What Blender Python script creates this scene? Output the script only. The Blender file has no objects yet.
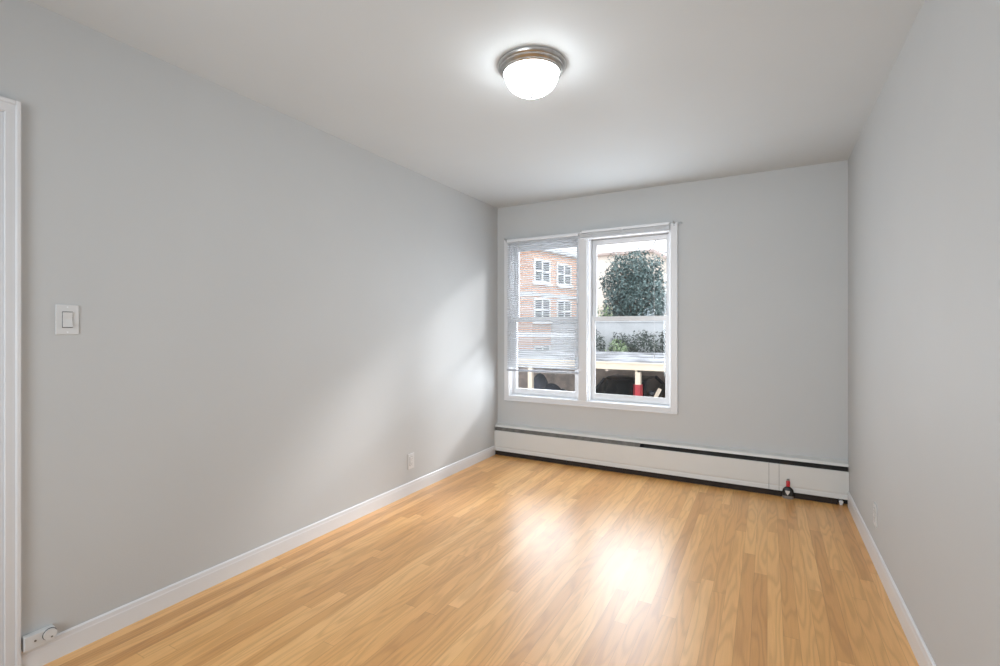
import bpy, bmesh, math, random
from mathutils import Vector, Matrix
random.seed(7)
R = math.radians
SC = bpy.context.scene
COL = SC.collection

# ------------------------------------------------------------------ camera
F_PX, YAW, HORIZON, CAM_H = 481.5, 29.03, 327.9, 1.2485
XL, XR, YB, YF, H = -2.352, 0.501, 4.187, -1.2, 2.44      # room: left, right, back, front walls, ceiling
cam = bpy.data.cameras.new('camera'); camo = bpy.data.objects.new('camera', cam); COL.objects.link(camo)
camo.location = (0, 0, CAM_H); camo.rotation_euler = (R(90), 0, R(YAW))
cam.sensor_width = 36; cam.sensor_fit = 'HORIZONTAL'; cam.lens = 36 * F_PX / 1000
cam.shift_y = (HORIZON - 333) / 1000
cam.clip_start = .01; cam.clip_end = 300
SC.camera = camo

# ------------------------------------------------------------------ view, world, sun, large lamps
vs = SC.view_settings
vs.view_transform = 'Standard'; vs.look = 'None'; vs.gamma = 1; vs.use_curve_mapping = False
vs.exposure = 0.06
W = bpy.data.worlds.new('overcast sky'); SC.world = W; W.use_nodes = True
nt = W.node_tree; nt.nodes.clear()
wo = nt.nodes.new('ShaderNodeOutputWorld'); bg = nt.nodes.new('ShaderNodeBackground')
tc = nt.nodes.new('ShaderNodeTexCoord'); sp = nt.nodes.new('ShaderNodeSeparateXYZ'); rp = nt.nodes.new('ShaderNodeValToRGB')
rp.color_ramp.elements[0].position = 0.0; rp.color_ramp.elements[0].color = (.86, .90, .95, 1)
rp.color_ramp.elements[1].position = 0.7; rp.color_ramp.elements[1].color = (.90, .95, 1.0, 1)
nt.links.new(tc.outputs['Generated'], sp.inputs[0]); nt.links.new(sp.outputs['Z'], rp.inputs[0])
nt.links.new(rp.outputs[0], bg.inputs['Color']); bg.inputs['Strength'].default_value = 2.4
nt.links.new(bg.outputs[0], wo.inputs['Surface'])

def lamp(kind, name, loc, direction, energy, color=(1, 1, 1), **kw):
    l = bpy.data.lights.new(name, kind); l.energy = energy; l.color = color
    for k, v in kw.items(): setattr(l, k, v)
    o = bpy.data.objects.new(name, l); COL.objects.link(o); o.location = loc
    o.rotation_euler = Vector(direction).to_track_quat('-Z', 'Y').to_euler()
    return o
lamp('SUN', 'hazy_sun', (6, 20, 14), (-.65, -1, -.61), 3.8, (.97, .98, 1), angle=R(11))
# daylight coming in through the two window openings, plus an added fill lamp behind the viewer
DAY = (.83, .915, 1)
lamp('AREA', 'daylight_window', (-1.86, YB + .166, 1.33), (0, -1, 0), 11, DAY, shape='RECTANGLE', size=.66, size_y=1.42)
lamp('AREA', 'daylight_window', (-1.06, YB + .022, 1.32), (0, -1, 0), 15, DAY, shape='RECTANGLE', size=.68, size_y=1.40)
lamp('AREA', 'daylight_window', (-1.06, YB + .020, .90), (0, -1, 0), 3, DAY, shape='RECTANGLE', size=.66, size_y=.50)
lamp('AREA', 'daylight_window', (-1.86, YB + .022, .74), (0, -1, 0), 3.2, DAY, shape='RECTANGLE', size=.64, size_y=.20)
lamp('AREA', 'rear_fill_light', (-.95, YF + .02, 1.30), (0, 1, -.04), 33, (.84, .925, 1), shape='RECTANGLE', size=1.6, size_y=2.0, spread=R(110))

# ------------------------------------------------------------------ materials
def mat(name, color=(.8, .8, .8), rough=.5, metal=0, var=.0, vscale=8, bump=0, bscale=80, coat=0, spec=None, emit=None, estr=0):
    m = bpy.data.materials.new(name); m.use_nodes = True
    n = m.node_tree.nodes; L = m.node_tree.links; b = n['Principled BSDF']
    b.inputs['Base Color'].default_value = (*color, 1); b.inputs['Roughness'].default_value = rough
    b.inputs['Metallic'].default_value = metal; b.inputs['Coat Weight'].default_value = coat
    if spec is not None: b.inputs['Specular IOR Level'].default_value = spec
    if emit: b.inputs['Emission Color'].default_value = (*emit, 1); b.inputs['Emission Strength'].default_value = estr
    if var or bump:
        t = n.new('ShaderNodeTexCoord')
    if var:
        x = n.new('ShaderNodeTexNoise'); x.inputs['Scale'].default_value = vscale; x.inputs['Detail'].default_value = 5
        L.new(t.outputs['Object'], x.inputs['Vector'])
        r = n.new('ShaderNodeValToRGB')
        r.color_ramp.elements[0].position = .3; r.color_ramp.elements[1].position = .7
        r.color_ramp.elements[0].color = (*[c * (1 - var) for c in color], 1)
        r.color_ramp.elements[1].color = (*[min(1, c * (1 + var)) for c in color], 1)
        L.new(x.outputs['Fac'], r.inputs[0]); L.new(r.outputs[0], b.inputs['Base Color'])
    if bump:
        x = n.new('ShaderNodeTexNoise'); x.inputs['Scale'].default_value = bscale; x.inputs['Detail'].default_value = 3
        L.new(t.outputs['Object'], x.inputs['Vector'])
        bp = n.new('ShaderNodeBump'); bp.inputs['Strength'].default_value = bump; bp.inputs['Distance'].default_value = .002
        L.new(x.outputs['Fac'], bp.inputs['Height']); L.new(bp.outputs[0], b.inputs['Normal'])
    return m

M = {}
M['wall'] = mat('wall_paint', (.555, .562, .560), .6, var=.012, vscale=2, bump=.12, bscale=160)
M['ceiling'] = mat('ceiling_paint', (.65, .685, .705), .75, var=.012, vscale=2, bump=.1, bscale=160)
M['trim'] = mat('white_trim_paint', (.75, .75, .76), .32, var=.01)
M['sash'] = mat('white_sash_paint', (.82, .83, .85), .3, var=.02, vscale=12)
M['heater'] = mat('heater_enamel', (.70, .695, .67), .35, var=.01)
M['damper'] = mat('heater_damper_grey', (.15, .14, .125), .4, var=.3, vscale=20)
M['dark'] = mat('dark_metal', (.012, .010, .009), .7, var=.2)
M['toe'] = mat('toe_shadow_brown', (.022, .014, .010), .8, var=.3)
M['plastic'] = mat('white_plastic', (.68, .68, .675), .3, var=.01)
M['slot'] = mat('socket_dark', (.03, .03, .03), .6, var=.1)
M['nickel'] = mat('brushed_nickel', (.50, .49, .475), .28, 1, var=.12, vscale=30)
M['steel'] = mat('bracket_steel', (.45, .45, .45), .35, .8, var=.1)
M['cord'] = mat('blind_cord', (.75, .75, .75), .7, var=.02)
M['rail'] = mat('blind_rail', (.84, .85, .87), .35, var=.03)
M['railgrey'] = mat('grey_blind_rail', (.40, .42, .47), .35, var=.05)
M['cream'] = mat('cream_render', (.86, .79, .71), .8, var=.06, vscale=.8)
M['creamwood'] = mat('cream_painted_timber', (.82, .70, .55), .6, var=.05, vscale=3)
M['garage'] = mat('carport_boards', (.70, .57, .49), .8, var=.3, vscale=3)
M['rooftop'] = mat('roof_gravel', (.23, .24, .26), .9, var=.95, vscale=1.3)
M['asphalt'] = mat('asphalt', (.20, .20, .20), .9, var=.2, vscale=6)
M['carpaint'] = mat('dark_blue_car_paint', (.035, .042, .058), .3, var=.1, coat=.6)
M['cargreen'] = mat('dark_car_paint', (.03, .038, .05), .3, var=.1, coat=.6)
M['carglass'] = mat('car_glass', (.02, .025, .03), .08, var=.05)
M['rubber'] = mat('rubber', (.015, .015, .015), .8, var=.1)
M['red'] = mat('red_paint', (.42, .03, .04), .5, var=.15)
M['cover'] = mat('dark_blue_cover', (.02, .026, .045), .7, var=.2)
M['bark'] = mat('bark', (.10, .075, .06), .9, var=.3, vscale=10)
M['whiteframe'] = mat('white_window_frame', (.85, .85, .84), .5, var=.03)
M['farglass'] = mat('far_window_glass', (.10, .11, .12), .1, var=.3, vscale=.7)
M['concrete'] = mat('pale_concrete', (.58, .60, .62), .85, var=.12, vscale=1.2)
M['rooftile'] = mat('roof_tile', (.52, .43, .40), .8, var=.2, vscale=2)
M['black'] = mat('black_plastic', (.012, .012, .012), .35, var=.1)
M['redplastic'] = mat('red_plastic', (.55, .02, .03), .35, var=.08)
M['label'] = mat('paper_label', (.62, .60, .56), .6, var=.05)
M['greyplastic'] = mat('grey_plastic', (.22, .20, .18), .5, var=.1)

def leafmat(name, a, b):
    m = bpy.data.materials.new(name); m.use_nodes = True
    n = m.node_tree.nodes; L = m.node_tree.links; p = n['Principled BSDF']
    g = n.new('ShaderNodeNewGeometry'); r = n.new('ShaderNodeValToRGB')
    r.color_ramp.elements[0].color = (*a, 1); r.color_ramp.elements[1].color = (*b, 1)
    L.new(g.outputs['Random Per Island'], r.inputs[0]); L.new(r.outputs[0], p.inputs['Base Color'])
    p.inputs['Roughness'].default_value = .45
    return m
M['leaf_blue'] = leafmat('dark_bluish_leaves', (.022, .052, .048), (.17, .25, .245))
M['leaf_grey'] = leafmat('grey_green_leaves', (.035, .050, .042), (.15, .19, .165))
M['leaf_light'] = leafmat('light_green_leaves', (.13, .20, .09), (.36, .46, .27))
M['leaf_pale'] = leafmat('pale_bluish_leaves', (.20, .26, .28), (.48, .54, .58))

def slatmat():
    m = bpy.data.materials.new('white_slat'); m.use_nodes = True
    n = m.node_tree.nodes; L = m.node_tree.links; p = n['Principled BSDF']
    p.inputs['Base Color'].default_value = (.82, .83, .85, 1); p.inputs['Roughness'].default_value = .35
    t = n.new('ShaderNodeBsdfTranslucent'); t.inputs['Color'].default_value = (.85, .87, .9, 1)
    mx = n.new('ShaderNodeMixShader'); mx.inputs[0].default_value = .2
    L.new(p.outputs[0], mx.inputs[1]); L.new(t.outputs[0], mx.inputs[2]); L.new(mx.outputs[0], n['Material Output'].inputs['Surface'])
    return m
M['slat'] = slatmat()

def glassmat():
    m = bpy.data.materials.new('window_glass'); m.use_nodes = True
    n = m.node_tree.nodes; L = m.node_tree.links; n.remove(n['Principled BSDF'])
    tr = n.new('ShaderNodeBsdfTransparent'); gl = n.new('ShaderNodeBsdfGlossy'); gl.inputs['Roughness'].default_value = .02
    fr = n.new('ShaderNodeFresnel'); fr.inputs['IOR'].default_value = 1.45
    mx = n.new('ShaderNodeMixShader'); L.new(fr.outputs[0], mx.inputs[0]); L.new(tr.outputs[0], mx.inputs[1]); L.new(gl.outputs[0], mx.inputs[2])
    df = n.new('ShaderNodeBsdfTranslucent'); df.inputs['Color'].default_value = (.9, .93, .95, 1)
    t = n.new('ShaderNodeTexCoord'); x = n.new('ShaderNodeTexNoise'); x.inputs['Scale'].default_value = 140; x.inputs['Detail'].default_value = 2
    L.new(t.outputs['Object'], x.inputs['Vector'])
    mr = n.new('ShaderNodeMapRange'); mr.inputs['From Min'].default_value = .45; mr.inputs['From Max'].default_value = .75
    mr.inputs['To Min'].default_value = .0; mr.inputs['To Max'].default_value = .012; L.new(x.outputs['Fac'], mr.inputs['Value'])
    m2 = n.new('ShaderNodeMixShader'); L.new(mr.outputs[0], m2.inputs[0]); L.new(mx.outputs[0], m2.inputs[1]); L.new(df.outputs[0], m2.inputs[2])
    L.new(m2.outputs[0], n['Material Output'].inputs['Surface'])
    return m
M['glass'] = glassmat()

def brickmat():
    m = bpy.data.materials.new('orange_brick'); m.use_nodes = True
    n = m.node_tree.nodes; L = m.node_tree.links; p = n['Principled BSDF']; p.inputs['Roughness'].default_value = .85
    t = n.new('ShaderNodeTexCoord'); s = n.new('ShaderNodeSeparateXYZ'); L.new(t.outputs['Object'], s.inputs[0])
    a = n.new('ShaderNodeMath'); a.operation = 'ADD'; L.new(s.outputs['X'], a.inputs[0]); L.new(s.outputs['Y'], a.inputs[1])
    c = n.new('ShaderNodeCombineXYZ'); L.new(a.outputs[0], c.inputs['X']); L.new(s.outputs['Z'], c.inputs['Y'])
    b = n.new('ShaderNodeTexBrick'); L.new(c.outputs[0], b.inputs['Vector'])
    b.inputs['Color1'].default_value = (.55, .25, .14, 1); b.inputs['Color2'].default_value = (.66, .36, .22, 1)
    b.inputs['Mortar'].default_value = (.60, .52, .45, 1)
    b.inputs['Scale'].default_value = 1; b.inputs['Brick Width'].default_value = .22; b.inputs['Row Height'].default_value = .075
    b.inputs['Mortar Size'].default_value = .010
    L.new(b.outputs['Color'], p.inputs['Base Color'])
    return m
M['brick'] = brickmat()

def floormat():
    m = bpy.data.materials.new('oak_strip_floor'); m.use_nodes = True
    n = m.node_tree.nodes; L = m.node_tree.links; p = n['Principled BSDF']
    def N(op, a, b=None, c=None):
        x = n.new('ShaderNodeMath'); x.operation = op
        for i, v in enumerate((a, b, c)):
            if v is None: continue
            if isinstance(v, (int, float)): x.inputs[i].default_value = v
            else: L.new(v, x.inputs[i])
        return x.outputs[0]
    def comb(x, y, z=0):
        c = n.new('ShaderNodeCombineXYZ')
        for i, v in enumerate((x, y, z)):
            if isinstance(v, (int, float)): c.inputs[i].default_value = v
            else: L.new(v, c.inputs[i])
        return c.outputs[0]
    def wn(vec):
        w = n.new('ShaderNodeTexWhiteNoise'); w.noise_dimensions = '3D'; L.new(vec, w.inputs['Vector']); return w.outputs['Value']
    def noise(vec, scale=1, detail=4, rough=.55):
        w = n.new('ShaderNodeTexNoise'); w.inputs['Scale'].default_value = scale; w.inputs['Detail'].default_value = detail
        w.inputs['Roughness'].default_value = rough; L.new(vec, w.inputs['Vector']); return w.outputs['Fac']
    t = n.new('ShaderNodeTexCoord'); s = n.new('ShaderNodeSeparateXYZ'); L.new(t.outputs['Object'], s.inputs[0])
    X, Y = s.outputs['X'], s.outputs['Y']
    wd = .0572
    u = N('DIVIDE', X, wd); row = N('FLOOR', u); fu = N('FRACT', u)
    r1 = wn(comb(row, 3.7)); r2 = wn(comb(row, 9.1))
    ln = N('ADD', N('MULTIPLY', r2, .9), 1.0)
    v = N('ADD', N('DIVIDE', Y, ln), N('MULTIPLY', r1, 9.0)); idx = N('FLOOR', v); fv = N('FRACT', v)
    tone = wn(comb(row, idx, 1.3)); seed = wn(comb(row, idx, 5.9))
    # ring pattern: contours of a stretched noise field, displaced board by board
    fld = noise(comb(N('ADD', N('MULTIPLY', X, 9), N('MULTIPLY', seed, 40)), N('MULTIPLY', Y, .9), N('MULTIPLY', seed, 17)), 1, 2, .5)
    ring = N('SINE', N('MULTIPLY', fld, 70))
    ring = N('MULTIPLY', N('ADD', ring, 1), .5)
    ring = N('POWER', ring, 2.2)
    pore = noise(comb(N('MULTIPLY', X, 330), N('MULTIPLY', Y, 9), N('MULTIPLY', seed, 9)), 1, 3, .6)
    cr = n.new('ShaderNodeValToRGB'); e = cr.color_ramp.elements
    e[0].position = 0; e[0].color = (.67, .32, .096, 1)
    e[1].position = 1; e[1].color = (.90, .51, .19, 1)
    q = e.new(.35); q.color = (.78, .40, .128, 1); q = e.new(.7); q.color = (.85, .455, .154, 1)
    L.new(tone, cr.inputs[0])
    k = N('SUBTRACT', 1.0, N('MULTIPLY', ring, .14))
    k = N('MULTIPLY', k, N('ADD', .87, N('MULTIPLY', pore, .26)))
    edge = N('MINIMUM', fu, N('SUBTRACT', 1.0, fu))
    sm = n.new('ShaderNodeMapRange'); sm.inputs['From Min'].default_value = 0; sm.inputs['From Max'].default_value = .025
    sm.inputs['To Min'].default_value = .72; sm.inputs['To Max'].default_value = 1; L.new(edge, sm.inputs['Value'])
    endd = N('MULTIPLY', N('MINIMUM', fv, N('SUBTRACT', 1.0, fv)), ln)
    em = n.new('ShaderNodeMapRange'); em.inputs['From Min'].default_value = 0; em.inputs['From Max'].default_value = .0018
    em.inputs['To Min'].default_value = .7; em.inputs['To Max'].default_value = 1; L.new(endd, em.inputs['Value'])
    k = N('MULTIPLY', N('MULTIPLY', k, sm.outputs[0]), em.outputs[0])
    vm = n.new('ShaderNodeVectorMath'); vm.operation = 'MULTIPLY'; L.new(cr.outputs[0], vm.inputs[0]); L.new(comb(k, N('POWER', k, 1.25), N('POWER', k, 1.6)), vm.inputs[1])
    L.new(vm.outputs[0], p.inputs['Base Color'])
    p.inputs['Roughness'].default_value = .42
    p.inputs['Specular IOR Level'].default_value = .25
    p.inputs['Coat Weight'].default_value = .8; p.inputs['Coat Roughness'].default_value = .31; p.inputs['Coat IOR'].default_value = 1.55
    bp = n.new('ShaderNodeBump'); bp.inputs['Strength'].default_value = .08; bp.inputs['Distance'].default_value = .001
    L.new(k, bp.inputs['Height']); L.new(bp.outputs[0], p.inputs['Normal'])
    return m
M['floor'] = floormat()

# ------------------------------------------------------------------ mesh helpers
class MB:
    """collects shapes into one mesh"""
    def __init__(s): s.bm = bmesh.new()
    def box(s, a, b, bevel=0, rot=None, piv=None):
        lo = Vector([min(a[i], b[i]) for i in range(3)]); hi = Vector([max(a[i], b[i]) for i in range(3)])
        r = bmesh.ops.create_cube(s.bm, size=1)
        vs_ = r['verts']
        for v in vs_: v.co = Vector([(lo[i] + hi[i]) / 2 + v.co[i] * (hi[i] - lo[i]) for i in range(3)])
        if bevel:
            ed = list({e for v in vs_ for e in v.link_edges})
            rr = bmesh.ops.bevel(s.bm, geom=ed, offset=bevel, segments=2, affect='EDGES', profile=.5)
            vs_ = list({v for f in rr['faces'] for v in f.verts} | {v for v in vs_ if v.is_valid})
        if rot is not None:
            bmesh.ops.rotate(s.bm, verts=vs_, cent=piv or (lo + hi) / 2, matrix=rot)
        return s
    def tube(s, pts, r, seg=8, r1=None):
        pts = [Vector(p) for p in pts]; rings = []
        r1 = r if r1 is None else r1
        for i, p in enumerate(pts):
            d = (pts[min(i + 1, len(pts) - 1)] - pts[max(i - 1, 0)]).normalized()
            a = d.orthogonal().normalized() if i == 0 else (a0 - d * a0.dot(d)).normalized()
            a0 = a; b = d.cross(a); rad = r + (r1 - r) * i / max(1, len(pts) - 1)
            rings.append([s.bm.verts.new(p + (a * math.cos(2 * math.pi * k / seg) + b * math.sin(2 * math.pi * k / seg)) * rad) for k in range(seg)])
        for q, w in zip(rings, rings[1:]):
            for k in range(seg): s.bm.faces.new((q[k], q[(k + 1) % seg], w[(k + 1) % seg], w[k]))
        s.bm.faces.new(rings[0][::-1]); s.bm.faces.new(rings[-1])
        return s
    def lathe(s, prof, c=(0, 0, 0), seg=48):
        """prof: (radius, z) list, about the z axis through c"""
        rings = []
        for r, z in prof:
            if r < 1e-6: rings.append([s.bm.verts.new((c[0], c[1], c[2] + z))])
            else: rings.append([s.bm.verts.new((c[0] + r * math.cos(2 * math.pi * k / seg), c[1] + r * math.sin(2 * math.pi * k / seg), c[2] + z)) for k in range(seg)])
        for q, w in zip(rings, rings[1:]):
            for k in range(seg):
                k2 = (k + 1) % seg
                vv = [q[k % len(q)], q[k2 % len(q)], w[k2 % len(w)], w[k % len(w)]]
                uq = []
                for v in vv:
                    if v not in uq: uq.append(v)
                if len(uq) > 2: s.bm.faces.new(uq)
        return s
    def prism(s, poly, axis, a, b):
        """poly: 2D points; extruded along axis from a to b (axis 0: poly is (y,z); 1: (x,z); 2: (x,y))"""
        def P(u, v, t): return {0: (t, u, v), 1: (u, t, v), 2: (u, v, t)}[axis]
        A = [s.bm.verts.new(P(u, v, a)) for u, v in poly]; B = [s.bm.verts.new(P(u, v, b)) for u, v in poly]
        n = len(poly)
        s.bm.faces.new(A); s.bm.faces.new(B[::-1])
        for i in range(n): s.bm.faces.new((A[i], A[(i + 1) % n], B[(i + 1) % n], B[i]))
        return s
    def sphere(s, c, rad, sub=2, jitter=0):
        r = bmesh.ops.create_icosphere(s.bm, subdivisions=sub, radius=1)
        for v in r['verts']:
            k = 1 + random.uniform(-jitter, jitter)
            v.co = Vector([c[i] + v.co[i] * rad[i] * k for i in range(3)])
        return s
    def build(s, name, m, parent=None, smooth=False, loc=None):
        bmesh.ops.recalc_face_normals(s.bm, faces=s.bm.faces)
        me = bpy.data.meshes.new(name); s.bm.to_mesh(me); s.bm.free()
        me.materials.append(m)
        if smooth:
            for f in me.polygons: f.use_smooth = True
            me.set_sharp_from_angle(angle=R(40))
        o = bpy.data.objects.new(name, me); COL.objects.link(o)
        if parent: o.parent = parent
        if loc: o.location = loc
        return o

def empty(name, loc=(0, 0, 0), rz=0):
    o = bpy.data.objects.new(name, None); COL.objects.link(o); o.location = loc; o.rotation_euler.z = rz
    o.empty_display_size = .1
    return o
def tag(o, label=None, cat=None, group=None, kind=None):
    if label: o['label'] = label
    if cat: o['category'] = cat
    if group: o['group'] = group
    if kind: o['kind'] = kind
    return o
def struct(o, label=None, cat=None): return tag(o, label, cat, None, 'structure')
def copy_tree(o, parent=None):
    c = o.copy(); COL.objects.link(c)
    if parent: c.parent = parent
    for ch in list(o.children): copy_tree(ch, c)
    return c

# ------------------------------------------------------------------ the room shell
T = .16
struct(MB().box((XL - T, YF - T, -.12), (XR + T, YB + T, 0)).build('floor', M['floor']), 'honey oak strip wood floor', 'floor')
struct(MB().box((XL - T, YF - T, H), (XR + T, YB + T, H + .12)).build('ceiling', M['ceiling']), 'plain pale grey painted ceiling', 'ceiling')
# left wall with a doorway beside the camera
DY0, DY1, DH = -.16, .634, 2.01
struct(MB().box((XL - T, DY1, 0), (XL, YB + T, H)).box((XL - T, YF - T, 0), (XL, DY0, H)).box((XL - T, DY0, DH), (XL, DY1, H))
       .build('wall_left', M['wall']), 'long light grey wall with the light switch', 'wall')
struct(MB().box((XR, YF - T, 0), (XR + T, YB + T, H)).build('wall_right', M['wall']), 'light grey wall with a bare socket, opposite the switch', 'wall')
OX0, OX1, OZ0, OZ1 = -2.218, -.697, .585, 2.066           # window opening
MX0, MX1 = -1.50, -1.42                                   # mullion between the two windows
struct(MB().box((XL - T, YB, 0), (OX0, YB + T, H)).box((OX1, YB, 0), (XR + T, YB + T, H))
       .box((OX0, YB, 0), (OX1, YB + T, OZ0)).box((OX0, YB, OZ1), (OX1, YB + T, H))
       .build('wall_back', M['wall']), 'light grey wall around the double window', 'wall')
# wall behind the camera, with a shallow recess added behind the fill lamp
struct(MB().box((XL, YF - T, 0), (-1.95, YF, H)).box((.15, YF - T, 0), (XR, YF, H)).box((-1.95, YF - T, 2.3), (.15, YF, H)).box((-1.95, YF - T, 0), (.15, YF - .05, 2.3))
       .build('wall_front', M['wall']), 'wall behind the viewer', 'wall')

# baseboards: board with an eased cap
def base_profile(x, s): return [(x, 0), (x + s * .010, 0), (x + s * .010, .066), (x + s * .0085, .070), (x + s * .0075, .085), (x + s * .003, .090), (x, .090)]
struct(MB().prism(base_profile(XL, 1), 1, .677, YB - .068).build('baseboard_left', M['trim']), 'white baseboard under the switch wall', 'baseboard')
struct(MB().prism([(x, z * 1.15) for x, z in base_profile(XR, -1)], 1, YF, YB - .068).build('baseboard_right', M['trim']), 'white baseboard along the wall opposite the switch', 'baseboard')

# doorway at the left edge: casing with a raised back band, jamb and a closed slab
c = MB()
c.box((XL, DY1, 0), (XL + .014, .664, DH + .001), .002).box((XL, .661, 0), (XL + .022, .675, 2.057), .004)
c.box((XL, DY0 - .05, DH), (XL + .0145, .663, 2.044), .002).box((XL, DY0 - .06, 2.041), (XL + .0215, .662, 2.0565), .004)
c.box((XL, DY0 - .05, 0), (XL + .014, DY0, DH + .001), .002)
d1 = empty('door_1', (XL, (DY0 + DY1) / 2, 0)); struct(d1, 'white door in its white casing at the end of the switch wall', 'door')
def under(o, par): o.parent = par; o.matrix_parent_inverse = Matrix.Translation(-Vector(par.location)); return o
under(c.build('casing', M['trim']), d1)
under(MB().box((XL - T, DY1, 0), (XL, DY1 - .015, DH - .015)).box((XL - T, DY0, 0), (XL, DY0 + .015, DH - .015)).box((XL - T, DY0, DH - .015), (XL, DY1, DH))
      .box((XL - .09, DY1 - .015, 0), (XL - .076, DY1 - .027, DH)).build('jamb', M['trim']), d1)
under(MB().box((XL - .075, DY0 + .0165, .005), (XL - .022, DY1 - .0165, DH - .0165), .002).build('slab', M['trim']), d1)

# window casing and mullion (flat boards, eased edges, a sill lip)
ca = MB()
CT = .018
CX0, CX1, CZ0, CZ1 = -2.267, -.644, .537, 2.117
ca.box((CX0, YB - CT, CZ0), (OX0 + .004, YB, CZ1), .003).box((OX1 - .004, YB - CT, CZ0), (CX1, YB, CZ1), .003)
ca.box((OX0 + .004, YB - CT, OZ1 - .004), (OX1 - .004, YB, CZ1), .003).box((OX0 + .004, YB - CT, CZ0), (OX1 - .004, YB, OZ0 + .004), .003)
ca.box((MX0, YB - CT, OZ0 + .004), (MX1, YB + T, OZ1 - .004), .003)
ca.box((CX1 - .010, YB - CT - .006, CZ0), (CX1, YB - CT + .002, CZ1), .002).box((CX0, YB - CT - .006, CZ0), (CX1, YB - CT + .002, CZ0 + .010), .002)
struct(ca.build('trim_1', M['trim']), 'white casing and mullion framing the double window', 'window trim')

def sash(x0, x1, z0, z1, y, stile, top, bottom, par, name, th=.032):
    m = MB()
    m.box((x0, y, z0), (x0 + stile, y + th, z1), .003).box((x1 - stile, y, z0), (x1, y + th, z1), .003)
    m.box((x0 + stile - .004, y + .001, z1 - top), (x1 - stile + .004, y + th - .001, z1 - .0005), .003).box((x0 + stile - .004, y + .001, z0 + .0005), (x1 - stile + .004, y + th - .001, z0 + bottom), .003)
    o = under(m.build(name, M['sash']), par)
    g = MB().box((x0 + stile - .006, y + .013, z0 + bottom - .006), (x1 - stile + .006, y + .017, z1 - top + .006)).build('pane', M['glass'])
    g.parent = o
    return o
def window(name, x0, x1, drop, label):
    w = empty(name, ((x0 + x1) / 2, YB, OZ0)); struct(w, label, 'window')
    j = MB()                                              # jamb liners, head, stops
    j.box((x0, YB, OZ0), (x0 + .014, YB + T, OZ1)).box((x1 - .014, YB, OZ0), (x1, YB + T, OZ1)).box((x0 + .014, YB + .0005, OZ1 - .014), (x1 - .014, YB + T, OZ1))
    j.box((x0 + .014, YB + .022, OZ0), (x0 + .024, YB + .034, OZ1)).box((x1 - .024, YB + .022, OZ0), (x1 - .014, YB + .034, OZ1))
    j.box((x0 + .014, YB + .072, OZ0), (x0 + .020, YB + .084, OZ1)).box((x1 - .020, YB + .072, OZ0), (x1 - .014, YB + .084, OZ1))
    under(j.build('frame', M['sash']), w)
    s = MB().box((x0, YB, OZ0 - .004), (x1, YB + .04, OZ0 + .008), .002).box((x0, YB + .03, OZ0 - .004), (x1, YB + T + .04, OZ0 + .016))
    under(s.build('sill', M['sash']), w)
    sash(x0 + .018, x1 - .018, OZ0 + .017, 1.352, YB + .037, .037, .040, .054, w, 'lower_sash')
    sash(x0 + .018, x1 - .018, 1.312, OZ1 - .018, YB + .086, .037, .042, .038, w, 'upper_sash')
    if drop: under(MB().box((x0 + .02, YB + .125, 1.155), (x1 - .02, YB + .145, 1.192), .003).build('screen_rail', M['sash']), w)
    return w
window('window_1', OX0, MX0, 1, 'sash window behind the lowered blind')
window('window_2', MX1, OX1, 0, 'sash window under the raised blind, a tree behind it')

# ------------------------------------------------------------------ blinds
def slat_strip(mb, x0, x1, y, z, wdt, tilt, th=.0007):
    A, B = [], []
    for k in range(5):
        t = (k / 4 - .5); crown = .0022 * (1 - (2 * t) ** 2)
        yy = t * wdt * math.cos(tilt) - crown * math.sin(tilt); zz = t * wdt * math.sin(tilt) + crown * math.cos(tilt)
        A.append((y + yy, z + zz)); B.append((y + yy, z + zz - th))
    mb.prism(A + B[::-1], 0, x0, x1)
BY = YB - .034                                             # blinds hang just in front of the casing
b1 = empty('window_blind', (-1.86, BY, 2.10))
tag(b1, 'white mini blind let down over most of its window, slats open', 'blind', 'mini blinds')
bx0, bx1 = -2.225, -1.492
under(MB().box((bx0, BY - .013, 2.080), (bx1, BY + .013, 2.105), .002).build('headrail', M['rail'], smooth=True), b1)
m = MB(); zs = []
z = 2.066
while z > .862: slat_strip(m, bx0 + .002, bx1 - .002, BY, z, .025, R(27)); zs.append(z); z -= .0205
under(m.build('slats', M['slat']), b1)
under(MB().box((bx0, BY - .013, .830), (bx1, BY + .013, .847), .004).build('bottom_rail', M['railgrey'], smooth=True), b1)
for fx in (.14, .5, .86):
    x = bx0 + (bx1 - bx0) * fx
    k = MB()
    for dy in (-.0135, .0135): k.tube([(x, BY + dy, 2.08), (x, BY + dy, .84)], .0007, 5)
    under(k.build('ladder_cord', M['cord']), b1)
under(MB().tube([(-2.093, BY - .018, 2.085), (-2.093, BY - .020, 1.45)], .0035, 6).build('tilt_wand', M['greyplastic'] if False else M['cord']), b1)

b2 = empty('window_blind', (-1.06, BY, 2.10))
tag(b2, 'white mini blind drawn up in a stack at the head of its window', 'blind', 'mini blinds')
cx0, cx1 = -1.475, -.702
under(MB().box((cx0, BY - .013, 2.098), (cx1, BY + .013, 2.122), .002).build('headrail', M['rail'], smooth=True), b2)
m = MB(); z = 2.094
while z > 2.062: slat_strip(m, cx0 + .002, cx1 - .002, BY, z, .025, R(2), .0010); z -= .0012
under(m.build('slats', M['slat']), b2)
under(MB().box((cx0, BY - .013, 2.044), (cx1, BY + .013, 2.059), .004).build('bottom_rail', M['rail'], smooth=True), b2)
for fx in (.16, .5, .84):
    x = cx0 + (cx1 - cx0) * fx
    under(MB().box((x - .006, BY - .0155, 2.042), (x + .006, BY - .0135, 2.098)).build('ladder_tape', M['slat']), b2)
under(MB().tube([(-1.372, BY - .016, 2.085), (-1.372, BY - .018, 1.55)], .003, 6).build('tilt_wand', M['rail']), b2)
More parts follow.
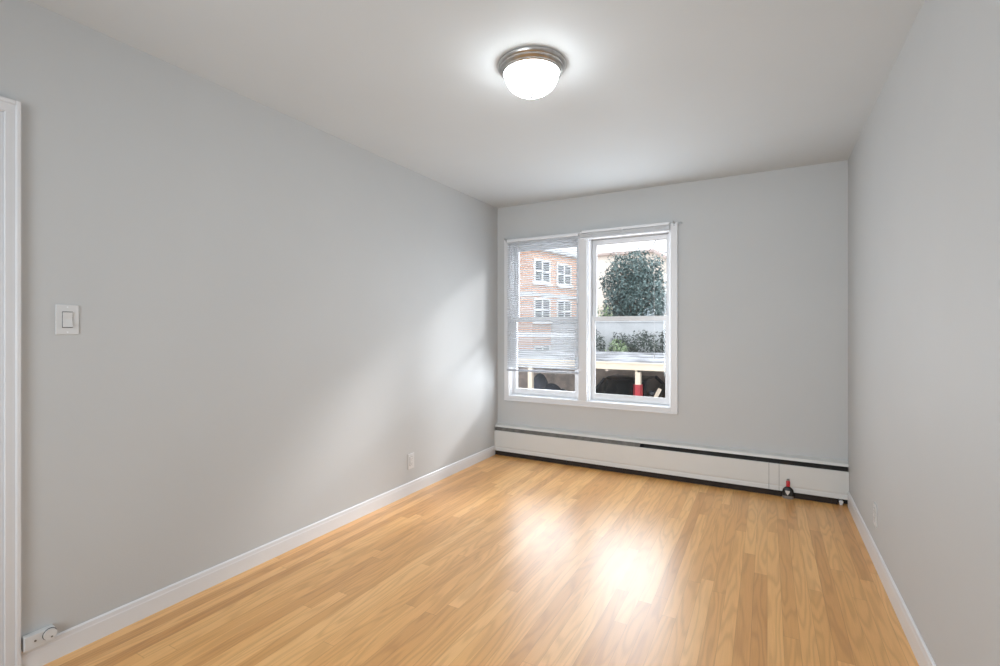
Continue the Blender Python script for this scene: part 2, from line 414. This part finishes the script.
under(MB().tube([(-.826, BY - .014, 2.085), (-.826, BY - .012, 1.02)], .0013, 5).tube([(-.826, BY - .012, 1.02), (-.826, BY - .012, .985)], .004, 6, .002).build('lift_cord', M['cord']), b2)

# curtain-rod hooks left on the casing
def hook(x, label):
    h_ = empty('curtain_hook', (x, YB - CT, 2.105)); tag(h_, label, 'hook', 'curtain rod hooks')
    MB().box((-.006, -.003, -.016), (.006, 0, .016), .001).build('plate', M['steel'], h_)
    MB().tube([(0, -.003, .004), (0, -.030, .004), (0, -.042, .010), (0, -.046, .020)], .0035, 8).build('arm', M['steel'], h_, True)
hook(-2.243, 'small steel hook at the casing corner beside the lowered blind')
hook(-.672, 'small steel hook at the casing corner beside the raised blind')
hook(-1.462, 'small steel hook at the head of the mullion between the blinds')
h_ = MB().box((-.012, -.012, -.006), (.012, 0, .006), .003).tube([(0, -.012, 0), (.004, -.026, .003)], .004, 8).build('wall_peg', M['steel'], None, True, (-.622, YB, 2.112))
tag(h_, 'small steel peg on the wall just outside the casing corner', 'peg')

# ------------------------------------------------------------------ baseboard heater along the back wall
hx0, hx1 = XL + .001, XR - .001
ht = empty('baseboard_heater', ((hx0 + hx1) / 2, YB, 0)); tag(ht, 'long cream white metal baseboard heater with a dark slot, under the window', 'heater')
yb = YB
def hp(mb, name, m, smooth=False): return under(mb.build(name, m, None, smooth), ht)
hp(MB().box((hx0, yb - .006, .0), (hx1, yb, .300)), 'back_plate', M['dark'])
hp(MB().box((hx0 + .02, yb - .054, .0), (hx1 - .065, yb - .047, .048)), 'toe_gap_shade', M['toe'])  # added dark strip standing in for the shade under the front panel
hp(MB().prism([(yb, .306), (yb - .044, .292), (yb - .050, .272), (yb - .047, .272), (yb - .042, .287), (yb - .004, .300), (yb, .298)], 0, hx0, hx1), 'hood', M['heater'])
xs = -.94
hp(MB().prism([(yb - .050, .274), (yb - .062, .244), (yb - .060, .242), (yb - .046, .272)], 0, hx0 + .012, xs)
   .prism([(yb - .0525, .272), (yb - .0565, .262), (yb - .055, .262), (yb - .051, .272)], 0, hx0 + .012, xs), 'closed_damper', M['damper'])
hp(MB().prism([(yb - .030, .262), (yb - .050, .234), (yb - .048, .233), (yb - .028, .260)], 0, xs + .03, hx1 - .004), 'open_damper', mat('slot_shade_damper', (.020, .018, .016), .6, var=.6, vscale=9))  # near-black colour stands in for the shade inside the open slot
def panel(x0, x1, y=.0):
    return MB().prism([(yb - .058 - y, .241), (yb - .064 - y, .237), (yb - .064 - y, .090), (yb - .060 - y, .078), (yb - .0635 - y, .070), (yb - .066 - y, .046),
                       (yb - .060 - y, .043), (yb - .050 - y, .05), (yb - .050 - y, .228)], 0, x0, x1)
hp(panel(hx0, .010), 'front_panel', M['heater'])
hp(panel(.012, .076, .001), 'splice_plate', M['heater'])
hp(panel(.078, hx1), 'front_panel', M['heater'])
f = MB()
for i in range(96):
    x = hx0 + .1 + (hx1 - hx0 - .2) * i / 95
    f.box((x - .0006, yb - .045, .085), (x + .0006, yb - .012, .150))
f.tube([(hx0 + .02, yb - .028, .118), (hx1 - .02, yb - .028, .118)], .011, 10)
hp(f, 'fin_tube', M['dark'])
for x in (hx0 + .01, -1.6, -.8, hx1 - .10): hp(MB().box((x - .002, yb - .058, .0), (x + .002, yb - .004, .228)), 'bracket', M['dark'])
hp(MB().tube([(hx1 - .045, yb - .060, .022), (hx1 - .045, yb - .016, .022)], .013, 14).box((hx1 - .053, yb - .056, 0), (hx1 - .037, yb - .02, .012)), 'pipe_foot', M['plastic'])

# small black bottle with red neck standing against the heater
bt = empty('squat_bottle', (.133, YB - .081, 0)); bt.scale = (1.40, .58, 1.06); tag(bt, 'tiny black bottle with red neck standing against the baseboard heater', 'bottle')
MB().lathe([(0, .0), (.024, 0), (.026, .004), (.026, .020), (0, .020)], seg=24).build('base_band', M['greyplastic'], bt, True)
MB().lathe([(0, .020), (.0255, .020), (.0255, .052), (.022, .066), (.013, .078), (.008, .082), (0, .082)], seg=24).build('body', M['black'], bt, True)
MB().lathe([(0, .082), (.0075, .082), (.0085, .086), (.0085, .118), (.006, .122), (0, .122)], seg=18).build('neck', M['redplastic'], bt, True)
MB().lathe([(0, .122), (.0065, .122), (.0065, .132), (.004, .135), (0, .135)], seg=16).build('cap', M['greyplastic'], bt, True)
l = MB()                                                    # wedge-shaped pale label wrapped on the front
N_ = 8
for i in range(N_):
    a0, a1 = R(-118 + 46 * i / N_), R(-118 + 46 * (i + 1) / N_)
    def zt(a): return .060 - abs((math.degrees(a) + 95) / 23) * .0 - .004
    def zb(a): return .024 + abs((math.degrees(a) + 95) / 23) * .022
    r_ = .0262
    q = [(a0, zb(a0)), (a1, zb(a1)), (a1, zt(a1)), (a0, zt(a0))]
    l.bm.faces.new([l.bm.verts.new((math.cos(a) * r_, math.sin(a) * r_, zz)) for a, zz in q])
l.build('label', M['label'], bt)

# ------------------------------------------------------------------ ceiling lamp
LX, LY = -.935, 1.980
cl = empty('ceiling_lamp', (LX, LY, H)); tag(cl, 'flush ceiling lamp with frosted glass bowl and brushed nickel rim', 'lamp')
MB().lathe([(0, 0), (.149, 0), (.1535, -.003), (.1535, -.010), (.150, -.016), (.1445, -.019), (.1445, -.026), (.140, -.031), (.134, -.034), (.134, -.040), (.1285, -.044), (.123, -.042), (.120, -.026), (0, -.024)], seg=72).build('rim', M['nickel'], cl, True)
g = []
for i in range(13):
    a = R(90 * i / 12); g.append((.122 * math.cos(a) ** .85 if i < 12 else 0, -.038 - .095 * math.sin(a)))
MB().lathe([(.110, -.034)] + g, seg=72).build('glass_bowl', mat('lit_frosted_glass', (.9, .9, .9), .35, var=.01, emit=(.92, .97, 1), estr=22), cl, True)
MB().lathe([(0, -.129), (.010, -.130), (.011, -.133), (.006, -.136), (.005, -.140), (.0075, -.144), (.005, -.149), (0, -.150)], seg=20).build('finial', M['nickel'], cl, True)

# ------------------------------------------------------------------ switch, sockets, phone jack
def place(o, wall):      # local frame: x along the wall, y out of the wall
    o.rotation_euler.z = R(-90) if wall == 'L' else R(90)
def plate(mb, w=.070, h=.1145, th=.005): return mb.box((-w / 2, 0, -h / 2), (w / 2, th, h / 2), .002)
sw = empty('light_switch', (XL, .810, 1.280)); place(sw, 'L'); tag(sw, 'white rocker light switch on the wall near the door casing', 'light switch')
plate(MB()).build('wall_plate', M['plastic'], sw)
MB().box((-.0165, .004, -.031), (.0165, .0056, .031), .0007).build('rocker_bezel', M['slot'], sw)
MB().prism([(.004, -.0285), (.0125, -.0285), (.0075, .002), (.0100, .0285), (.004, .0285)], 0, -.0142, .0150).build('rocker', M['plastic'], sw)
for zz in (-.048, .048): MB().tube([(0, .0045, zz), (0, .0060, zz)], .0028, 10).build('screw', M['rail'], sw)
def outlet(loc, wall, label):
    o = empty('wall_outlet', loc); place(o, wall); tag(o, label, 'outlet', 'wall outlets')
    plate(MB()).build('wall_plate', M['plastic'], o)
    MB().box((-.0178, .0045, -.0345), (.0178, .0056, .0345), .0005).build('insert_shadow', M['slot'], o)  # dark plate, its rim drawn as the shadow around the insert
    r_ = MB().box((-.0162, .004, -.0332), (.0172, .0085, .0332), .0015).build('receptacle', M['plastic'], o)
    for zz in (-.0175, .0175):
        k = MB().box((-.0075, .0075, zz - .002), (-.0058, .0088, zz + .006)).box((.0058, .0075, zz - .002), (.0075, .0088, zz + .006)).tube([(0, .0075, zz - .0075), (0, .0088, zz - .0075)], .0024, 8)
        k.build('slots', M['damper'], r_)
outlet((XL, 2.850, .244), 'L', 'white duplex outlet low on the wall with the light switch')
outlet((XR, 3.185, .262), 'R', 'white outlet low on the wall near the heater end')
jk = empty('phone_jack', (XL + .010, .728, .110)); place(jk, 'L'); tag(jk, 'white surface phone jack box with round cover, on the baseboard by the door', 'phone jack')
MB().box((-.038, -.010, -.026), (.048, .018, .026), .003).build('box', M['plastic'], jk)
c_ = MB(); c_.tube([(-.022, .017, .006), (-.022, .026, .006)], .0195, 28); c_.build('round_cover', M['plastic'], jk, True)
c_ = MB(); c_.tube([(-.022, .017, .006), (-.022, .0195, .006)], .021, 28); c_.build('cover_groove', M['slot'], jk)
MB().tube([(.018, .0175, .002), (.018, .0192, .002)], .0036, 10).build('screw', M['damper'], jk)
MB().tube([(-.026, .0255, -.004), (-.026, .0272, -.004)], .003, 10).build('screw', M['damper'], jk)

# ------------------------------------------------------------------ outside the window
GZ = -1.7
struct(MB().box((-45, YB + 1.2, GZ - .2), (30, 70, GZ)).build('ground', M['asphalt']), 'grey asphalt yard outside the window', 'ground')

def leaves(center, rad, n, size, m, name, parent=None, shell=.55, power=2.4):
    verts, faces = [], []
    for _ in range(n):
        while True:
            d = Vector([random.uniform(-1, 1) for _ in range(3)])
            q = sum(abs(c_) ** power for c_ in d) ** (1 / power)
            if .12 < q < 1: break
        d = d / q
        lump = 1 + .10 * math.sin(d.x * 9 + center[0]) * math.sin(d.z * 8 + 1.3) + .07 * math.sin(d.y * 13 + d.z * 11)
        t = (shell + (1 - shell) * random.random() ** .6) * lump
        p = Vector([center[i] + d[i] * rad[i] * t for i in range(3)])
        s_ = size * random.uniform(.6, 1.35)
        nrm = (d + Vector([random.gauss(0, .7) for _ in range(3)])).normalized()
        a = nrm.orthogonal().normalized(); a.rotate(Matrix.Rotation(random.uniform(0, 6.28), 3, nrm)); b = nrm.cross(a)
        i0 = len(verts)
        verts += [p - a * s_, p - b * s_ * .42, p + a * s_ + nrm * s_ * .2, p + b * s_ * .42]
        faces.append((i0, i0 + 1, i0 + 2, i0 + 3))
    me = bpy.data.meshes.new(name); me.from_pydata([tuple(v) for v in verts], [], faces); me.materials.append(m)
    o = bpy.data.objects.new(name, me); COL.objects.link(o)
    if parent: under(o, parent)
    return o
def bush(name, x, y, z0, zt, rx, n, size, m, label, group, power=2.4, ry=None):
    e = empty(name, (x, y, z0)); tag(e, label, 'tree' if 'tree' in name else 'shrub', group)
    zc = (z0 + zt) / 2; rz = (zt - z0) / 2
    leaves((x, y, zc), (rx, ry or rx * .8, rz), n, size, m, 'foliage', e, power=power)
    k = MB(); k.tube([(x, y, z0 - .02), (x + .05, y, zc)], .05 + rx * .03, 8, .02)
    for i in range(6):
        a = i * 1.05; k.tube([(x + .02, y, z0 + rz * .4), (x + math.cos(a) * rx * .5, y + math.sin(a) * rx * .4, zc + rz * .3)], .03, 6, .008)
    under(k.build('stem', M['bark']), e)
    return e
# the big dark tree
tr = empty('leafy_tree', (-5.85, 24, GZ)); tag(tr, 'large dark bluish green leafy tree filling the upper pane of its window', 'tree')
leaves((-5.78, 24.2, 2.55), (1.55, 1.25, 2.45), 15000, .085, M['leaf_blue'], 'crown', tr, .35, 2.8)
k = MB().tube([(-5.85, 24, GZ - .05), (-5.8, 24, 1.0), (-5.75, 24, 3.6)], .20, 10, .05)
for i in range(9):
    a = i * 2.4; zz = .8 + i * .35
    k.tube([(-5.8, 24, zz), (-5.8 + math.cos(a) * .6, 24 + math.sin(a) * .6, zz + .5), (-5.8 + math.cos(a) * 1.2, 24 + math.sin(a) * 1.1, zz + .8)], .06, 6, .015)
under(k.build('trunk', M['bark']), tr)
# bare tree whose branch arches beside it
br = empty('bare_tree', (-3.2, 25.5, GZ)); tag(br, 'leafless tree with an arching bare branch beside the big leafy tree', 'tree')
under(MB().tube([(-3.2, 25.5, GZ - .05), (-3.25, 25.5, 2.5), (-3.4, 25.5, 4.6)], .16, 10, .06).build('trunk', M['bark']), br)
for pts in ([(-3.35, 25.5, 4.2), (-3.8, 25.5, 5.3), (-4.4, 25.5, 5.85), (-5.0, 25.5, 5.75), (-5.35, 25.5, 5.2)],
            [(-4.4, 25.5, 5.85), (-4.8, 25.4, 6.2), (-5.3, 25.4, 6.3)], [(-3.9, 25.5, 5.4), (-4.5, 25.6, 5.1), (-4.9, 25.6, 5.2)],
            [(-3.38, 25.5, 4.5), (-3.2, 25.5, 5.8), (-3.0, 25.5, 6.8)], [(-3.3, 25.5, 3.6), (-2.6, 25.5, 4.8), (-2.2, 25.5, 5.8)]):
    under(MB().tube(pts, .05, 6, .015).build('branch', M['bark']), br)
# low garden wall and shrubs behind the carport
struct(MB().box((-9.5, 21.4, GZ), (1.5, 21.65, 1.50)).box((-9.5, 21.36, 1.50), (1.5, 21.69, 1.58)).build('garden_wall', M['concrete']), 'pale concrete garden wall behind the hedge shrubs', 'wall')
HG = 'hedge shrubs behind the carport'
for x, hy, zt, rx, lab in ((-6.75, 20.6, 1.12, .75, 'dark grey green hedge shrub next to the mullion'), (-5.55, 21.08, .98, .72, 'dark hedge shrub just behind the light green shrub'),
                       (-4.45, 20.6, 1.10, .72, 'dark grey green hedge shrub in the middle of the row'), (-3.45, 21.08, 1.24, .70, 'taller dark hedge shrub at the casing end of the row')):
    bush('hedge_shrub', x, hy, GZ, zt, rx * .82, 2400, .06, M['leaf_grey'], lab, HG, 3.2, .21)
bush('round_shrub', -5.45, 19.95, GZ, .80, .52, 1300, .065, M['leaf_light'], 'bright light green shrub in front of the dark hedge', None, 2.4, .34)
bush('round_shrub', -6.70, 22.25, GZ, 2.25, .72, 1500, .075, M['leaf_light'], 'light green shrub at the foot of the big tree', None, 2.4, .45)
bush('round_shrub', -4.60, 22.25, GZ, 2.05, .80, 1500, .075, M['leaf_pale'], 'pale bluish shrub above the garden wall beneath the big tree', None, 2.4, .45)

# carport
CY = 13.0
cp = empty('carport', (-4.5, CY, GZ)); tag(cp, 'open carport with cream fascia, posts and pale gravel flat roof', 'carport')
def cpp(mb, name, m): return under(mb.build(name, m), cp)
rf = cpp(MB().box((-14, CY + .03, .20), (3.5, 19.45, .285)), 'roof', M['rooftop'])
cpp(MB().box((-14, CY, .115), (3.5, CY + .05, .31), .008).box((-14, CY - .02, .28), (3.5, CY + .03, .32), .006), 'fascia', M['creamwood'])
cpp(MB().box((-14, 18.6, GZ), (3.5, 18.75, .20)), 'back_wall', M['garage'])
jb = MB()
for i in range(20): jb.box((-13.6 + i * .88, CY + .05, .06), (-13.52 + i * .88, 18.6, .20))
cpp(jb, 'joists', M['garage'])
posts = []
for x in (-9.25, -6.22, -3.03, .15, 3.2):
    posts.append(cpp(MB().box((x - .07, CY + .05, GZ), (x + .07, CY + .19, .20), .006), 'post', M['creamwood']))
s_ = cpp(MB().box((-3.03 - .11, CY + .03, GZ + .55), (-3.03 + .09, CY + .048, -.27), .004).box((-3.03 - .115, CY + .03, GZ + .55), (-3.03 - .072, CY + .21, -.27), .004)
         .box((-3.03 + .072, CY + .03, GZ + .55), (-3.03 + .10, CY + .21, -.27), .004), 'red_guard', M['red']); s_['label'] = 'red painted guard round the post'

# cars parked under it, noses toward the house
def car(x, y, paint, label, wd=1.76, hgt=1.42, ln=4.35):
    e = empty('parked_car', (x, y, GZ)); tag(e, label, 'car', 'cars under the carport')
    prof = [(0, .30), (0, .62), (.12, .74), (1.05, .92), (1.15, .93), (3.75, .98), (4.25, .95), (4.35, .80), (4.35, .32), (4.2, .24), (.15, .24)]
    b = MB(); S = []
    for sx, ins in ((-1, .07), (-1, 0), (1, 0), (1, .07)):
        ring = [b.bm.verts.new((sx * (wd / 2 - ins), u_ + (.05 if ins else 0) * (1 if u_ < 2 else -1), v_ - (.03 if ins and v_ > .5 else 0))) for u_, v_ in prof]; S.append(ring)
    order = [S[0], S[1], S[2], S[3]]
    for q, w_ in zip(order, order[1:]):
        for i in range(len(prof)): b.bm.faces.new((q[i], q[(i + 1) % len(prof)], w_[(i + 1) % len(prof)], w_[i]))
    b.bm.faces.new(order[0]); b.bm.faces.new(order[-1][::-1])
    b.build('body', paint, e, True)
    cab = [(1.05, .92, 0), (1.75, hgt - .04, .16), (2.1, hgt, .19), (3.1, hgt - .01, .19), (3.4, hgt - .06, .17), (4.05, .95, .02)]
    b = MB(); A = [b.bm.verts.new((-(wd / 2 - .05 - i_), u_, v_)) for u_, v_, i_ in cab]; B = [b.bm.verts.new((wd / 2 - .05 - i_, u_, v_)) for u_, v_, i_ in cab]
    b.bm.faces.new(A); b.bm.faces.new(B[::-1])
    for i in range(len(cab)): b.bm.faces.new((A[i], A[(i + 1) % len(cab)], B[(i + 1) % len(cab)], B[i]))
    b.build('cabin_glass', M['carglass'], e)
    b = MB().prism([(1.72, hgt - .05), (2.1, hgt + .012), (3.1, hgt + .004), (3.44, hgt - .06), (3.4, hgt - .09), (2.1, hgt - .03), (1.80, hgt - .08)], 0, -(wd / 2 - .22), wd / 2 - .22)
    b.build('roof_panel', paint, e, True)
    for sx in (-1, 1):
        MB().tube([(sx * (wd / 2 - .06), 1.05, .92), (sx * (wd / 2 - .22), 1.76, hgt - .03)], .035, 8).build('pillar', paint, e)
        MB().tube([(sx * (wd / 2 - .22), 3.42, hgt - .05), (sx * (wd / 2 - .06), 4.05, .96)], .045, 8).build('pillar', paint, e)
        MB().box((sx * (wd / 2 - .02), 1.25, .93), (sx * (wd / 2 + .16), 1.36, 1.06), .03).build('wing_mirror', paint, e)
        MB().box((sx * (wd / 2 - .12), -.015, .56), (sx * (wd / 2 - .42), .05, .68), .02).build('headlamp', M['plastic'], e)
        for yy in (.85, 3.5):
            w_ = MB().tube([(sx * (wd / 2 - .19), yy, .31), (sx * (wd / 2 + .005), yy, .31)], .31, 24).build('wheel', M['rubber'], e)
    return e
car(-3.98, 13.55, M['carpaint'], 'dark blue car under the carport beside the red-guarded post', hgt=1.33)
car(-1.18, 13.75, M['cargreen'], 'dark car mostly cut off by the window stile, past the red-guarded post', hgt=1.27)
# covered motorbike in the other bay
mc = MB()
mc.sphere((0, 0, .95), (.26, .40, .58), 3).sphere((.30, .15, .78), (.38, .5, .44), 3).sphere((.62, .2, .68), (.34, .45, .38), 3).sphere((.25, .1, .40), (.62, .52, .42), 3)
mo = mc.build('covered_motorbike', M['cover'], None, True, (-6.22, 13.78, GZ)); tag(mo, 'motorbike under a dark blue cover beside a cream carport post', 'motorbike')
lb = MB().box((-.05, 0, 0), (.05, .03, 1.45), .004, Matrix.Rotation(R(26), 3, 'Y'), Vector((0, 0, 0))).build('leaning_board', M['creamwood'], None, False, (-3.17, 13.48, GZ)); tag(lb, 'pale board leaning between the two parked cars', 'board')

# brick apartment block seen through the lowered blind
bb = empty('brick_building', (-9.34, 19.85, GZ)); bb.rotation_euler.z = R(-9.8)
tag(bb, 'orange brick apartment block with white sash windows, beyond the lowered blind', 'building')
LB, DB, ZT = 5.7, 7, 4.87 - GZ
MB().box((-DB, 0, 0), (0, LB, ZT)).build('brick_wall', M['brick'], bb)
MB().box((-DB - .15, -.15, ZT - .02), (.15, LB + .15, ZT + .16), .02).build('parapet', M['concrete'], bb)
MB().box((-DB - .04, -.04, 2.70 - GZ), (.04, LB + .04, 2.88 - GZ), .01).build('string_course', M['concrete'], bb)
def bwin(u, zs_, w_, h_, face):
    f = MB(); g = MB()
    def bx(mb, u0, u1, z0, z1, d0, d1):
        if face == 'side': mb.box((d0, u0, z0), (d1, u1, z1))
        else: mb.box((-u1, -d1, z0), (-u0, -d0, z1))
    t = .09
    bx(f, u, u + t, zs_, zs_ + h_, -.03, .05); bx(f, u + w_ - t, u + w_, zs_, zs_ + h_, -.03, .05); bx(f, u, u + w_, zs_ + h_ - t, zs_ + h_, -.03, .052); bx(f, u, u + w_, zs_, zs_ + t, -.03, .052)
    bx(f, u + w_ / 2 - .05, u + w_ / 2 + .05, zs_, zs_ + h_, -.03, .048); bx(f, u, u + w_, zs_ + h_ / 2 - .03, zs_ + h_ / 2 + .03, -.03, .045)
    bx(f, u - .08, u + w_ + .08, zs_ - .10, zs_, -.03, .12)
    o = f.build('window', M['whiteframe'], bb)
    bx(g, u + .03, u + w_ - .03, zs_ + .03, zs_ + h_ - .03, -.02, .02); g.build('pane', M['farglass'], o)
for u in (.10, 2.05, 4.05):
    bwin(u, 3.35 - GZ, 1.36, 1.08, 'side')
    bwin(u, 1.55 - GZ, 1.36, 1.08, 'side')
    bwin(u, -.75 - GZ, 1.36, 1.2, 'side')
for u in (1.2, 3.6): bwin(u, 3.2 - GZ, 1.3, 1.1, 'front'); bwin(u, .6 - GZ, 1.3, 1.3, 'front')

# cream gabled house behind the tree
hs = empty('cream_house', (-8.2, 33, GZ)); tag(hs, 'cream rendered house behind the big tree', 'house')
gz = lambda z: z - GZ
MB().prism([(-6.5, 0), (5.5, 0), (5.5, gz(3.9)), (1.6, gz(6.3)), (-6.5, gz(6.3))], 1, 0, 9).build('wall', M['cream'], hs)
MB().prism([(-6.8, gz(6.28)), (1.6, gz(6.28)), (5.9, gz(3.64)), (5.9, gz(3.82)), (1.65, gz(6.46)), (-6.8, gz(6.46))], 1, -.3, 9.3).build('roof', M['rooftile'], hs)
for u in (-3.2, -.9, 1.6, 4.0):
    f = MB(); f.box((u, -.05, gz(2.2)), (u + 1.0, .02, gz(3.6)), .02); w_ = f.build('window', M['whiteframe'], hs)
    MB().box((u + .1, -.07, gz(2.3)), (u + .9, -.04, gz(3.5))).build('pane', M['farglass'], w_)
